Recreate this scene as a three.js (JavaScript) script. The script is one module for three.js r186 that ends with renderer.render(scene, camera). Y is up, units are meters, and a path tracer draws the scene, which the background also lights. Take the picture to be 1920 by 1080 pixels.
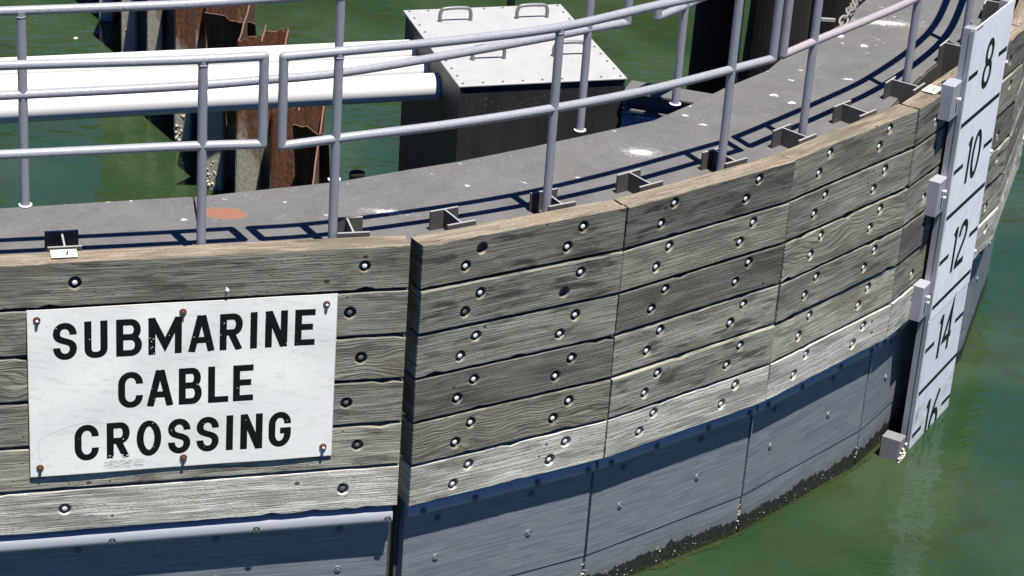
import * as THREE from 'three';
import { mergeGeometries } from 'three/addons/utils/BufferGeometryUtils.js';
import { createNoise2D, createNoise3D } from 'simplex-noise';

// ---------------------------------------------------------------- camera, sky, sun, exposure
const T = 2.449;                                   // timber top above the water (water lies at y = 0)
const scene = new THREE.Scene();
const PITCH = 0.45369, ROLL = 0.07301;
const camera = new THREE.PerspectiveCamera(2 * Math.atan(540 / 4600) * 180 / Math.PI, 1920 / 1080, 0.1, 6000);
camera.position.set(0, T + 5.1655, 0);
{
  const cp = Math.cos(PITCH), sp = Math.sin(PITCH), c = Math.cos(ROLL), s = Math.sin(ROLL);
  camera.up.set(-s, c * cp, -c * sp).normalize();
  camera.lookAt(0, camera.position.y - sp * 10, -cp * 10);
}
const clamp = (x, a = 0, b = 1) => Math.min(b, Math.max(a, x));
function rng(seed) { let a = seed >>> 0; return () => { a = (a + 0x6D2B79F5) | 0; let t = Math.imul(a ^ (a >>> 15), 1 | a); t = (t + Math.imul(t ^ (t >>> 7), 61 | t)) ^ t; return ((t ^ (t >>> 14)) >>> 0) / 4294967296; }; }
{
  const w = 256, h = 128, d = new Float32Array(w * h * 4);
  for (let j = 0; j < h; j++) for (let i = 0; i < w; i++) {
    const el = Math.max(0, ((j + 0.5) / h - 0.5) * 2), q = clamp((el - 0.15) / 0.55), k = 1 - q * q * (3 - 2 * q);
    const o = (j * w + i) * 4;
    d[o] = 0.003 + 0.018 * k; d[o + 1] = 0.008 + 0.085 * k; d[o + 2] = 0.042 + 0.31 * k; d[o + 3] = 1;
  }
  const sky = new THREE.DataTexture(d, w, h, THREE.RGBAFormat, THREE.FloatType);
  sky.mapping = THREE.EquirectangularReflectionMapping; sky.magFilter = sky.minFilter = THREE.LinearFilter; sky.needsUpdate = true;
  scene.background = sky; scene.environment = sky;
}
const sun = new THREE.DirectionalLight(new THREE.Color(1, 0.955, 0.88), 5);
sun.position.set(0.172, 1, 0.26).multiplyScalar(40); sun.target.position.set(0, 0, -13);
sun.position.add(sun.target.position);
sun.castShadow = true; sun.shadow.mapSize.set(4096, 4096);
Object.assign(sun.shadow.camera, { left: -9, right: 9, top: 9, bottom: -9, near: 1, far: 90 });
scene.add(sun, sun.target);
const renderer = new THREE.WebGLRenderer({ antialias: true });
renderer.toneMapping = THREE.LinearToneMapping; renderer.toneMappingExposure = 1.9;
renderer.shadowMap.enabled = true;

// ---------------------------------------------------------------- helpers
const taken = {};
const numbered = (n) => { const k = taken[n] = (taken[n] ?? -1) + 1; return k ? `${n}_${String(k).padStart(3, '0')}` : n; };
function tag(o, label, category, group) { o.userData.label = label; o.userData.category = category; if (group) o.userData.group = group; return o; }
function thing(name, label, category, pos = [0, 0, 0], group) {
  const g = new THREE.Group(); g.name = numbered(name); g.position.set(...pos); scene.add(g);
  return tag(g, label, category, group);
}
function part(name, geo, mat, parent) {
  const m = new THREE.Mesh(geo, mat); m.name = name; m.castShadow = m.receiveShadow = true; (parent ?? scene).add(m);
  return m;
}
const V = (x, y, z) => new THREE.Vector3(x, y, z);
const C = (r, g, b) => new THREE.Color().setRGB(r, g, b);
const box = (x0, x1, y0, y1, z0, z1) => new THREE.BoxGeometry(x1 - x0, y1 - y0, z1 - z0).translate((x0 + x1) / 2, (y0 + y1) / 2, (z0 + z1) / 2);
function merge(list) { return mergeGeometries(list.map((g) => (g.index ? g.toNonIndexed() : g))); }
// uv in metres, picked from the face's own axis
function metreUV(geo, ou = 0, ov = 0, scaleU = 1, scaleV = 1) {
  const g = geo.index ? geo.toNonIndexed() : geo; g.computeVertexNormals();
  const p = g.attributes.position, n = p.count, uv = new Float32Array(n * 2), a = V(), b = V(), c = V();
  for (let i = 0; i < n; i += 3) {
    a.fromBufferAttribute(p, i); b.fromBufferAttribute(p, i + 1); c.fromBufferAttribute(p, i + 2);
    const nn = b.clone().sub(a).cross(c.clone().sub(a)), ax = Math.abs(nn.x), ay = Math.abs(nn.y), az = Math.abs(nn.z);
    [a, b, c].forEach((q, k) => {
      let u, v;
      if (az >= ax && az >= ay) { u = q.x; v = q.y; } else if (ay >= ax) { u = q.x; v = -q.z + 0.37; } else { u = q.z; v = q.y; }
      uv[(i + k) * 2] = (u + ou) * scaleU; uv[(i + k) * 2 + 1] = (v + ov) * scaleV;
    });
  }
  g.setAttribute('uv', new THREE.BufferAttribute(uv, 2));
  return g;
}
function tube(points, r, seg = 12, rs = 14, curve = true) {
  const path = curve && points.length > 2 ? new THREE.CatmullRomCurve3(points, false, 'centripetal') : (() => { const q = new THREE.CurvePath(); for (let i = 0; i < points.length - 1; i++) q.add(new THREE.LineCurve3(points[i], points[i + 1])); return q; })();
  const g = new THREE.TubeGeometry(path, seg, r, rs, false);
  const caps = [0, 1].map((t) => {
    const pt = path.getPointAt(t), tg = path.getTangentAt(t); if (t === 0) tg.negate();
    const c = new THREE.CircleGeometry(r, rs); c.lookAt(tg); c.translate(pt.x, pt.y, pt.z); return c;
  });
  return merge([g, ...caps]);
}
function rod(a, b, r, rs = 14) {
  const d = b.clone().sub(a), L = d.length(), g = new THREE.CylinderGeometry(r, r, L, rs);
  g.translate(0, L / 2, 0); g.applyQuaternion(new THREE.Quaternion().setFromUnitVectors(V(0, 1, 0), d.normalize())); g.translate(a.x, a.y, a.z);
  return g;
}
const noiseA = createNoise2D(rng(11)), noiseB = createNoise2D(rng(23)), noise3 = createNoise3D(rng(31));
const fbm = (n, x, y, o = 4) => { let s = 0, a = 0.5, f = 1; for (let i = 0; i < o; i++) { s += a * n(x * f, y * f); a *= 0.5; f *= 2.03; } return s; };
const smooth = (a, b, x) => { const t = clamp((x - a) / (b - a)); return t * t * (3 - 2 * t); };
const lerp = (a, b, t) => a + (b - a) * t, mix3 = (a, b, t) => [lerp(a[0], b[0], t), lerp(a[1], b[1], t), lerp(a[2], b[2], t)];
const toS = (c) => Math.round(255 * (c <= 0.0031308 ? 12.92 * c : 1.055 * Math.pow(c, 1 / 2.4) - 0.055));
// a texture from a function of pixel -> { c: linear rgb, b: height 0..1, r: roughness }
function surface(w, h, f, { bump = true, rough = false } = {}) {
  const cd = new Uint8Array(w * h * 4), bd = bump ? new Uint8Array(w * h * 4) : null, rd = rough ? new Uint8Array(w * h * 4) : null;
  for (let j = 0; j < h; j++) for (let i = 0; i < w; i++) {
    const s = f((i + 0.5) / w, (j + 0.5) / h), o = (j * w + i) * 4;
    cd[o] = toS(clamp(s.c[0])); cd[o + 1] = toS(clamp(s.c[1])); cd[o + 2] = toS(clamp(s.c[2])); cd[o + 3] = 255;
    if (bd) { bd[o] = bd[o + 1] = bd[o + 2] = Math.round(255 * clamp(s.b)); bd[o + 3] = 255; }
    if (rd) { rd[o] = rd[o + 1] = rd[o + 2] = Math.round(255 * clamp(s.r)); rd[o + 3] = 255; }
  }
  const mk = (d, srgb) => { if (!d) return null; const t = new THREE.DataTexture(d, w, h, THREE.RGBAFormat); t.wrapS = t.wrapT = THREE.RepeatWrapping; t.magFilter = THREE.LinearFilter; t.minFilter = THREE.LinearMipmapLinearFilter; t.generateMipmaps = true; if (srgb) t.colorSpace = THREE.SRGBColorSpace; t.needsUpdate = true; return t; };
  return { map: mk(cd, true), bumpMap: mk(bd), roughnessMap: mk(rd) };
}
const std = (o) => new THREE.MeshStandardMaterial(o);

// ---------------------------------------------------------------- materials
// tileable noise: sample on a torus-like blend
function tileNoise(n, u, v, fu, fv, o) { const a = fbm(n, u * fu, v * fv, o), b = fbm(n, (u - 1) * fu, v * fv, o); const t = smooth(0.85, 1, u); return lerp(a, b, t); }
function woodSurface(seed, { wob = 0.005, ring = 0, stainy = 0.5, checks = 1, knotN = 12, pores = 0.5 }) {
  const r = rng(seed), nz = createNoise2D(rng(seed + 1)), nz2 = createNoise2D(rng(seed + 2));
  const knots = Array.from({ length: knotN }, () => [r(), r(), 0.003 + r() * r() * 0.010]);
  const WU = 2.0, HV = 1.0;
  return surface(1024, 512, (u, v) => {
    let y = v * HV, x = u * WU, kn = 0, halo = 0;
    for (const [ku, kv, kr] of knots) {
      let dx = Math.abs(x - ku * WU); dx = Math.min(dx, WU - dx); const dy = y - kv * HV, q = (dx * dx) / (kr * 0.6) + (dy * dy) / (kr * 0.12);
      if (q < 9) { y += Math.sign(dy || 1) * kr * 0.9 * Math.exp(-q); const rr = Math.hypot(dx * 0.75, dy); kn = Math.max(kn, smooth(kr * 1.3, kr * 0.7, rr)); halo = Math.max(halo, smooth(kr * 4, kr * 1.2, rr)); }
    }
    const xs = smooth(0.85, 1, u), at = (n, fx, fy, o) => { const a = fbm(n, x * fx, y * fy, o); return xs > 0 ? lerp(a, fbm(n, (x - WU) * fx, y * fy, o), xs) : a; };
    y += wob * at(nz2, 1.3, 3, 3);
    const coarse = at(nz, 0.9, 5, 4), grain = at(nz2, 1.0, 78, 4), fine = at(nz, 4, 200, 3), iso = at(nz, 45, 60, 3);
    const stain = at(nz2, 3.0, 5.5, 5), dark = at(nz, 2.0, 9, 5), pale = at(nz2, 1.4, 20, 4), rg = ring ? Math.pow(0.5 + 0.5 * Math.sin((y * 46 + 2.2 * at(nz, 1.1, 2.4, 3)) * 6.283), 3) : 0;
    const cr = (f, lv, wd, ph) => smooth(wd, 0, Math.abs(fbm(nz, x * 0.6 + ph, y * f, 3) - lv)) * smooth(0.02, 0.22, at(nz2, 1.7, 8 + ph, 3));
    const crack = checks * Math.max(cr(24, 0.2, 0.013, 0), cr(40, -0.15, 0.016, 3)) * (1 - xs);
    let c = mix3([0.30, 0.295, 0.245], [0.64, 0.63, 0.545], clamp(0.5 + grain * 1.0 + fine * 0.85 + iso * pores));
    c = mix3(c, [0.20, 0.195, 0.165], smooth(-0.05, 0.42, coarse + iso * 0.1) * 0.7);
    c = mix3(c, [0.075, 0.07, 0.062], smooth(0.08, 0.42, dark + iso * 0.14 + grain * 0.12) * stainy);
    c = mix3(c, [0.80, 0.775, 0.69], smooth(0.12, 0.5, pale + fine * 0.15) * 0.6);
    c = mix3(c, [0.42, 0.325, 0.25], smooth(0.1, 0.6, stain) * 0.4);
    c = mix3(c, [0.345, 0.365, 0.30], smooth(0.05, 0.5, -stain) * 0.4);
    c = mix3(c, [0.13, 0.12, 0.095], rg * ring);
    c = mix3(c, [0.60, 0.55, 0.46], halo * 0.4 * (1 - kn)); c = mix3(c, [0.05, 0.042, 0.034], kn * 0.9);
    c = mix3(c, [0.022, 0.02, 0.017], crack * 0.95);
    return { c, b: 0.62 + grain * 0.34 + fine * 0.2 + iso * 0.1 - rg * ring * 0.35 - crack * 0.6 - kn * 0.1 };
  });
}
const woodMaps = [woodSurface(101, { stainy: 0.85 }), woodSurface(202, { stainy: 0.6, knotN: 20 }), woodSurface(303, { wob: 0.05, ring: 0.65, stainy: 0.45, knotN: 7 }), woodSurface(404, { stainy: 0.3, checks: 0.9, pores: 0.8, knotN: 16 })];
function wood(i, r, g, b) { const m = woodMaps[i]; return std({ map: m.map, bumpMap: m.bumpMap, bumpScale: 0.0032, color: C(r, g, b), roughness: 0.92 }); }
const woodTones = [                                  // by course from the top, a few of each
  [wood(0, 0.295, 0.298, 0.277), wood(1, 0.370, 0.370, 0.334), wood(0, 0.228, 0.230, 0.218)],
  [wood(3, 0.446, 0.460, 0.406), wood(0, 0.380, 0.382, 0.353), wood(1, 0.417, 0.422, 0.391)],
  [wood(1, 0.447, 0.454, 0.424), wood(2, 0.498, 0.501, 0.454), wood(3, 0.250, 0.249, 0.230)],
  [wood(0, 0.507, 0.502, 0.470), wood(3, 0.246, 0.244, 0.234), wood(1, 0.424, 0.428, 0.391)],
  [wood(2, 0.433, 0.432, 0.387), wood(1, 0.617, 0.611, 0.559), wood(0, 0.493, 0.490, 0.455)],
  [wood(3, 0.825, 0.842, 0.825), wood(1, 0.921, 0.936, 0.912), wood(3, 0.970, 0.970, 0.970)],
];
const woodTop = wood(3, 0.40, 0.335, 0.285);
const galv = std({ color: C(0.70, 0.69, 0.68), roughness: 0.62, metalness: 0.05 });
const studSteel = std({ color: C(0.24, 0.25, 0.26), roughness: 0.5, metalness: 0.3 });
const dullBolt = std({ color: C(0.16, 0.165, 0.16), roughness: 0.55, metalness: 0.4 });
const rustBolt = std({ color: C(0.10, 0.045, 0.025), roughness: 0.8 });
const paintMap = surface(512, 512, (u, v) => {
  const a = tileNoise(noiseA, u, v, 14, 14, 4), b = fbm(noiseB, u * 60, v * 60, 3);
  const rub = smooth(0.42, 0.6, fbm(noiseB, u * 9 + 4, v * 9, 4) + 0.12);
  let c = [0.90 + a * 0.08 + b * 0.05, 0.93 + a * 0.08 + b * 0.05, 1.0 + a * 0.06]; c = mix3(c, [0.9, 0.66, 0.62], rub * 0.45); c = mix3(c, [0.36, 0.2, 0.12], smooth(0.40, 0.46, fbm(noiseA, u * 34 + 2, v * 34, 3)) * 0.8);
  return { c, b: 0.5 + b * 0.5 };
});
const railPaint = std({ map: paintMap.map, bumpMap: paintMap.bumpMap, bumpScale: 0.0008, color: C(0.285, 0.29, 0.30), roughness: 0.34, metalness: 0.0 });
const wornPaint = railPaint.clone(); wornPaint.color = C(0.36, 0.305, 0.305);
const pileSteel = std({ color: C(0.062, 0.056, 0.052), roughness: 0.6 });
const darkSteel = std({ color: C(0.02, 0.019, 0.018), roughness: 0.75 });
const cutEdge = std({ color: C(0.30, 0.29, 0.28), roughness: 0.6 });

// ---------------------------------------------------------------- water
const waterSurf = surface(1024, 1024, (u, v) => {
  const t = (n, f, o, sx = 1) => { const g = (a, b) => fbm(n, a * f * sx, b * f, o); const wu = smooth(0.8, 1, u), wv = smooth(0.8, 1, v); return lerp(lerp(g(u, v), g(u - 1, v), wu), lerp(g(u, v - 1), g(u - 1, v - 1), wu), wv); };
  const murk = t(noiseA, 2.2, 4), swirl = t(noiseB, 5, 4);
  let c = mix3([0.0150, 0.0360, 0.0135], [0.029, 0.050, 0.0225], smooth(-0.4, 0.5, murk));
  c = mix3(c, [0.0235, 0.0335, 0.0115], smooth(0.05, 0.5, swirl) * 0.7);
  const sw = fbm(noiseA, u * 3 + 9, v * 3, 2) * 0.06;
  return { c, b: 0.5 + 0.28 * t(noiseB, 9, 2, 0.55) + 0.20 * t(noiseA, 24, 3, 0.6) + 0.07 * t(noiseB, 62, 2, 0.5) + sw };
});
for (const k of ['map', 'bumpMap']) waterSurf[k].repeat.set(1, 1);
const waterMat = new THREE.MeshPhysicalMaterial({ map: waterSurf.map, bumpMap: waterSurf.bumpMap, bumpScale: 0.015, roughness: 0.03, ior: 1.333, color: C(1, 1, 1) });
{
  const g = new THREE.PlaneGeometry(4000, 4000).rotateX(-Math.PI / 2), p = g.attributes.position, uv = g.attributes.uv;
  for (let i = 0; i < p.count; i++) uv.setXY(i, p.getX(i) / 5.5, p.getZ(i) / 5.5);
  const w = part('water', g, waterMat); w.userData.kind = 'structure';
}

// ---------------------------------------------------------------- the curved pier: plan of the timber face, left to right
const PL = [[-3.6, -10.105], [-0.514, -11.015], [0.569, -11.662], [1.502, -12.457], [2.297, -13.375], [2.74, -14.12], [3.18, -14.97], [3.54, -16.22], [3.8, -17.6]].map((p) => new THREE.Vector2(...p));
function insetLine(e) {
  const N = []; for (let i = 0; i < PL.length - 1; i++) { const w = PL[i + 1].clone().sub(PL[i]).normalize(); N.push(new THREE.Vector2(w.y, -w.x)); }
  return PL.map((p, i) => { const a = N[Math.max(0, i - 1)], b = N[Math.min(N.length - 1, i)], s = a.clone().add(b).normalize(); return p.clone().addScaledVector(s, e / s.dot(b)); });
}
const sections = PL.slice(0, -1).map((a, i) => {
  const b = PL[i + 1]; let s = a.clone(); if (i === 1) s = new THREE.Vector2(-0.457, -11.005);
  const d = b.clone().sub(s); return { i, s, L: d.length(), turn: Math.atan2(-d.y, d.x) };
});
sections.forEach((q, i) => { q.a0 = i ? Math.max(0, q.turn - sections[i - 1].turn) : 0; q.a1 = i < sections.length - 1 ? sections[i + 1].turn - q.turn : 0; });
sections[1].a0 = 0; sections[0].a1 = 0;
function sectionGroup(name, label, category, q, y, group) { const g = thing(name, label, category, [q.s.x, y, q.s.y], group); g.rotation.y = q.turn; return g; }
const COURSE = 0.254, DEPTH = 0.128;
// shorten the inner side of a piece at both ends so that neighbours meet in a mitre
function mitre(g, q, L) {
  const p = g.attributes.position, t0 = Math.tan(q.a0 / 2), t1 = Math.tan(q.a1 / 2);
  for (let i = 0; i < p.count; i++) { const x = p.getX(i), e = -p.getZ(i), f = clamp(x / L); p.setX(i, x + e * t0 * (1 - f) - e * t1 * f); }
  return g;
}
function timberGeo(q, L, holes, seed, top) {
  const r = rng(seed), h = COURSE - 0.018, bev = 0.005, s = new THREE.Shape(), n = Math.round(L / 0.055);
  const ph = r() * 50, edge = (t, k) => 0.0022 * noiseA(t * 9 + ph, k) + 0.0014 * noiseB(t * 40 + ph, k);
  const chip = (t, k) => { const c = noiseB(t * 5 + ph * 2, k + 7); return c > 0.6 ? (c - 0.6) * 0.05 : 0; };
  const sag = top ? 0.006 * noiseA(ph, 3) : 0;
  const pts = [];
  for (let i = 0; i <= n; i++) { const x = (i / n) * L; pts.push([x, edge(x, 1) + chip(x, 1)]); }
  for (let j = 1; j < 7; j++) pts.push([L - Math.abs(noiseA(j * 0.9, ph)) * 0.005, (j / 7) * h]);
  for (let i = n; i >= 0; i--) { const x = (i / n) * L; pts.push([x, h + edge(x, 2) - chip(x, 2) * (top ? 0.5 : 1) + sag * (x / L)]); }
  for (let j = 6; j >= 1; j--) pts.push([Math.abs(noiseA(j * 0.9, ph + 9)) * 0.005, (j / 7) * h]);
  pts.forEach(([x, y], i) => { const X = clamp(x, 0.0025, L - 0.0025), xx = X < L / 2 ? X + bev * (x < 0.01) : X - bev * (x > L - 0.01), yy = y < h / 2 ? y + bev : y - bev; i ? s.lineTo(xx, yy) : s.moveTo(xx, yy); });
  s.closePath();
  for (const [u, v] of holes) { const p = new THREE.Path(); p.absellipse(u, v, 0.0345 + 0.003 * r(), 0.0355 + 0.004 * r(), 0, Math.PI * 2, true); s.holes.push(p); }
  const front = new THREE.ExtrudeGeometry(s, { depth: 0.036, bevelEnabled: true, bevelThickness: 0.004, bevelSize: bev, bevelSegments: 2, curveSegments: 12 });
  front.translate(0, 0, -0.040);                    // front face at z = 0
  const back = box(0.004, L - 0.004, 0.004, h - 0.004, -DEPTH, -0.0415);
  const g = metreUV(mitre(merge([front, back]), q, L), r() * 2, r() * 1, 1 / 2.0, 1 / 1.0);
  if (!top) return g;
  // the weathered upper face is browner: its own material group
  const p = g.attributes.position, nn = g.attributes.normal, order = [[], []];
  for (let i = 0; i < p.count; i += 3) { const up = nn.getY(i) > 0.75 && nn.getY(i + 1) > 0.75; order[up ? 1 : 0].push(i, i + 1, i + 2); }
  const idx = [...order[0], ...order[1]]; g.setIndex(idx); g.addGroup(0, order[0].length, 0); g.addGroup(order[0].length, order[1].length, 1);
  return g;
}
const headGeo = merge([new THREE.CylinderGeometry(0.0132, 0.0142, 0.016, 6).translate(0, 0.026, 0), new THREE.CylinderGeometry(0.007, 0.007, 0.020, 8).translate(0, 0.009, 0), new THREE.SphereGeometry(0.0128, 10, 5, 0, Math.PI * 2, 0, Math.PI / 2).scale(1, 0.2, 1).translate(0, 0.034, 0)]).rotateX(Math.PI / 2);
const boltSpots = [                                   // along each stretch: where a pile stands behind
  [0.83, 1.533, 2.24, 2.955], [0.305, 0.905], [0.290, 0.909], [0.302, 0.886], [0.30], [0.28, 0.70], [0.35, 0.95], [0.35],
];
const sectionLabel = [
  'long straight timber fender panel that carries the white cable sign',
  'timber fender panel just right of the dark gap beside the sign panel',
  'timber fender panel in the middle of the curve with two columns of bolts',
  'timber fender panel between the middle one and the narrow one by the gauge',
  'narrow timber fender panel beside the left edge of the depth gauge',
  'timber fender panel mostly hidden behind the white depth gauge',
  'pale timber fender panel seen edge-on beyond the depth gauge',
  'farthest timber fender panel turning out of sight behind the gauge',
];
sections.forEach((q, i) => {
  const g = sectionGroup('timber_fender', sectionLabel[i], 'fender', q, T - 6 * COURSE, 'timber fender panels along the curved pier');
  const gap = i === 0 ? 0 : 0.003, L = q.L - gap;
  for (let k = 0; k < 6; k++) {
    const r = rng(900 + i * 31 + k), holes = [], bolts = [];
    boltSpots[i].forEach((u, j) => {
      if (i === 0) {
        const uu = u + (k % 2 ? -0.033 : 0.033); const vv = COURSE * 0.5 + (r() - 0.5) * 0.02;
        if (j === 2) return; if (j < 2 && k > 0 && k < 5) return;      // the sign covers these
        holes.push([uu, vv]); bolts.push([uu, vv, j === 3 && k > 0 ? dullBolt : galv]);
      } else {
        const both = i < 4 ? [[0.045, 0.168], [-0.043, 0.072]] : [[k % 2 ? 0.03 : -0.02, k % 2 ? 0.16 : 0.085]];
        both.forEach(([du, v], m) => {
          const uu = u + du + (r() - 0.5) * 0.012, vv = v + (r() - 0.5) * 0.014 - (i > 1 && i < 4 ? -0.016 : 0);
          holes.push([uu, vv]);
          const empty = i === 1 && ((k === 0 && j === 0 && m === 0) || (k === 1 && j === 1 && m === 1));
          if (!empty) bolts.push([uu, vv, (i === 1 && k === 1 && j === 0 && m === 1) || (i > 3 && r() < 0.6) ? dullBolt : galv]);
        });
      }
    });
    const tones = woodTones[k], mat = tones[[1, 0, 2, 1, 0, 2, 1, 0][(i + (k % 2) * 2) % 8]];
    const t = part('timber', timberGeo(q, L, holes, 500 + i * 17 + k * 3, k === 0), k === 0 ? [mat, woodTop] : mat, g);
    t.position.set(gap / 2, (5 - k) * COURSE + 0.009, (r() - 0.5) * 0.012 * (i ? 1 : 0.5)); t.rotation.x = (r() - 0.5) * (i ? 0.05 : 0.02);
    for (const [u, v, m] of bolts) { const b = part('bolt', headGeo, m, t); b.position.set(u, v, -0.0415); b.rotation.z = r() * 3; }
  }
});

// ---------------------------------------------------------------- black plastic rubbing panels below the timber
const plastic = surface(1024, 1024, (u, v) => {       // 2 m x 2 m; v = 0 at the bottom edge 0.55 m below the water
  const y = v * 2, x = u * 2;
  const streak = fbm(noiseA, x * 1.4, y * 55, 4), scr = fbm(noiseB, x * 3, y * 160, 2), blot = fbm(noiseB, x * 2.4, y * 3, 4);
  let c = mix3([0.125, 0.145, 0.164], [0.205, 0.226, 0.246], clamp(0.5 + streak * 0.8 + scr * 0.4));
  c = mix3(c, [0.165, 0.18, 0.19], smooth(0.1, 0.5, blot) * 0.7); c = mix3(c, [0.085, 0.10, 0.115], smooth(0.08, 0.45, fbm(noiseA, x * 1.6 + 5, y * 9, 5)) * 0.3);
  c = mix3(c, [0.26, 0.28, 0.29], smooth(0.30, 0.36, fbm(noiseA, x * 2.2 + 3, y * 90, 3)) * smooth(0.0, 0.3, fbm(noiseB, x * 2.5, y * 6 + 9, 3)) * 0.6);
  const line = 0.668 + 0.05 * fbm(noiseA, x * 3.1, 2, 3) + 0.025 * fbm(noiseB, x * 17, 5, 3);   // top of the slime
  const film = smooth(line + 0.10, line, y + 0.05 * fbm(noiseB, x * 9, y * 9, 3)) * 0.35, slime = smooth(line + 0.006, line - 0.006, y);
  c = mix3(c, [0.10, 0.10, 0.075], film);
  const wet = mix3([0.010, 0.010, 0.008], [0.030, 0.038, 0.010], smooth(0.05, 0.5, fbm(noiseB, x * 26, y * 26, 4) + smooth(0.60, 0.55, y) * 0.4));
  c = mix3(c, wet, slime * 0.96);
  return { c, b: 0.5 + streak * 0.3 + scr * 0.3 + slime * 0.2 * fbm(noiseA, x * 70, y * 70, 2), r: lerp(0.42, 0.5, slime) + scr * 0.1 };
}, { rough: true });
const plasticMat = std({ map: plastic.map, bumpMap: plastic.bumpMap, bumpScale: 0.0011, roughnessMap: plastic.roughnessMap, roughness: 1 });
const capMat = std({ color: C(0.30, 0.315, 0.345), roughness: 0.26 });
const studGeo = merge([new THREE.CylinderGeometry(0.008, 0.010, 0.010, 12), new THREE.TorusGeometry(0.017, 0.003, 5, 16).rotateX(Math.PI / 2)]).rotateX(Math.PI / 2);
const panelLabel = [
  'dark plastic rubbing panel below the cable sign', 'dark plastic rubbing panel right of the dark gap under the timber', 'dark plastic rubbing panel under the middle timber panel',
  'dark plastic rubbing panel left of the depth gauge at the waterline', 'narrow dark plastic rubbing panel in the shade of the depth gauge', 'dark plastic rubbing panel hidden behind the depth gauge',
  'grey plastic rubbing panel seen edge-on beyond the depth gauge', 'farthest plastic rubbing panel turning out of sight beyond the gauge',
];
const PE = 0.082;                                       // how far the panels sit behind the timber face
sections.forEach((q, i) => {
  const g = sectionGroup('rubbing_panel', panelLabel[i], 'panel', q, T - 3.0, 'plastic rubbing panels at the waterline');
  const x0 = i === 1 ? 0.03 : i === 0 ? 0 : PE * Math.tan(q.a0 / 2) + 0.009, x1 = q.L - PE * Math.tan(q.a1 / 2) - (i ? 0.009 : 0.022);
  const plate = (y0, y1, z) => {
    const s = new THREE.Shape(); s.moveTo(x0 + 0.004, y0 + 0.004); s.lineTo(x1 - 0.004, y0 + 0.004); s.lineTo(x1 - 0.004, y1 - 0.004); s.lineTo(x0 + 0.004, y1 - 0.004); s.closePath();
    const e = new THREE.ExtrudeGeometry(s, { depth: 0.05, bevelEnabled: true, bevelSize: 0.004, bevelThickness: 0.004, bevelSegments: 2 }); e.translate(0, 0, z - 0.054);
    return e;
  };
  const upper = part('face_sheet', metreUV(plate(0.812, 1.455, -PE), i * 0.77, 0, 0.5, 0.5), plasticMat, g);
  const lower = part('face_sheet', metreUV(plate(0.0, 0.806, -PE - 0.004), i * 0.77, 0, 0.5, 0.5), plasticMat, g);
  part('backing_sheet', box(x0 - (i ? 0.02 : 0), x1 + (i ? 0.0 : 0.14), 0, 1.46, -PE - 0.068, -PE - 0.060), pileSteel, g);
  // rounded cap strip
  const proud = i === 0 ? 0.0 : 0.045, cs = new THREE.Shape();
  cs.moveTo(-0.12, 1.372); cs.lineTo(-proud - 0.03, 1.372); cs.quadraticCurveTo(-proud, 1.376, -proud - 0.002, 1.408); cs.quadraticCurveTo(-proud - 0.006, 1.458, -proud - 0.05, 1.462); cs.lineTo(-0.12, 1.462); cs.closePath();
  const cg = new THREE.ExtrudeGeometry(cs, { depth: x1 - x0, bevelEnabled: false, curveSegments: 10 }); cg.applyMatrix4(new THREE.Matrix4().makeBasis(V(0, 0, 1), V(0, 1, 0), V(1, 0, 0))); 
  const ci = cg.toNonIndexed(), cp = ci.attributes.position; for (let k = 0; k < cp.count; k += 3) for (const f of ['X', 'Y', 'Z']) { const a = cp['get' + f](k + 1), b = cp['get' + f](k + 2); cp['set' + f](k + 1, b); cp['set' + f](k + 2, a); }
  ci.translate(x0, 0, 0); ci.computeVertexNormals();
  const cap = part('cap_strip', ci, capMat, g);
  const capU = i === 0 ? [0.95, 1.735, 2.475, q.L - 0.05] : [x0 + 0.09, q.L * 0.36, q.L * 0.68, x1 - 0.05];
  for (const u of capU) { const b = part('screw', studGeo, dullBolt, cap); b.position.set(u, 1.405, -proud + 0.001); }
  const us = i === 0 ? [0.86, 1.57, 2.28, 2.93] : i === 4 ? [0.3] : [q.L * 0.19, q.L * 0.67];
  for (const u of us) for (const [v, m] of [[1.683, dullBolt], [1.930, studSteel]]) { const b = part('screw', studGeo, m, upper); b.position.set(u, 3.0 - v, -PE + 0.003); }
});

// ---------------------------------------------------------------- steel piles behind the timber
const pileXY = []; boltSpots.forEach((list, i) => list.forEach((u) => { if (!(i === 0 && u === 2.24)) pileXY.push([i, u]); }));
const HW = 0.082, H0 = -0.139, H1 = -0.33, pileGeo = (() => {
  const y0 = -1.5, y1 = T + 0.004;
  return merge([box(-HW, HW, y0, y1, H0 - 0.011, H0), box(-HW, HW, y0, y1, H1, H1 + 0.011), box(-0.0045, 0.0045, y0, y1, H1 + 0.011, H0 - 0.011)]);
})();
const capGeo = merge([box(-HW, HW, 0, 0.0025, H0 - 0.011, H0), box(-HW, HW, 0, 0.0025, H1, H1 + 0.011), box(-0.0045, 0.0045, 0, 0.0025, H1 + 0.011, H0 - 0.011)]);
const pileLabels = ['steel H-pile at the far left end of the sign panel', 'steel H-pile behind the number one plate', 'steel H-pile at the railing post right of the railing gap',
  'first steel H-pile right of the dark timber gap', 'steel H-pile at the railing post in front of the grey box', 'first steel H-pile right of the middle timber joint', 'steel H-pile just left of the second railing gap', 'steel H-pile just right of the second railing gap',
  'steel H-pile between the last two leaning-back railing posts', 'steel H-pile beside the number three plate', 'steel H-pile behind the upper depth gauge', 'steel H-pile at the railing post behind the gauge top', 'steel H-pile beyond the gauge at the frame edge', 'farthest steel H-pile but one along the curve', 'farthest steel H-pile along the curve'];
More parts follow.
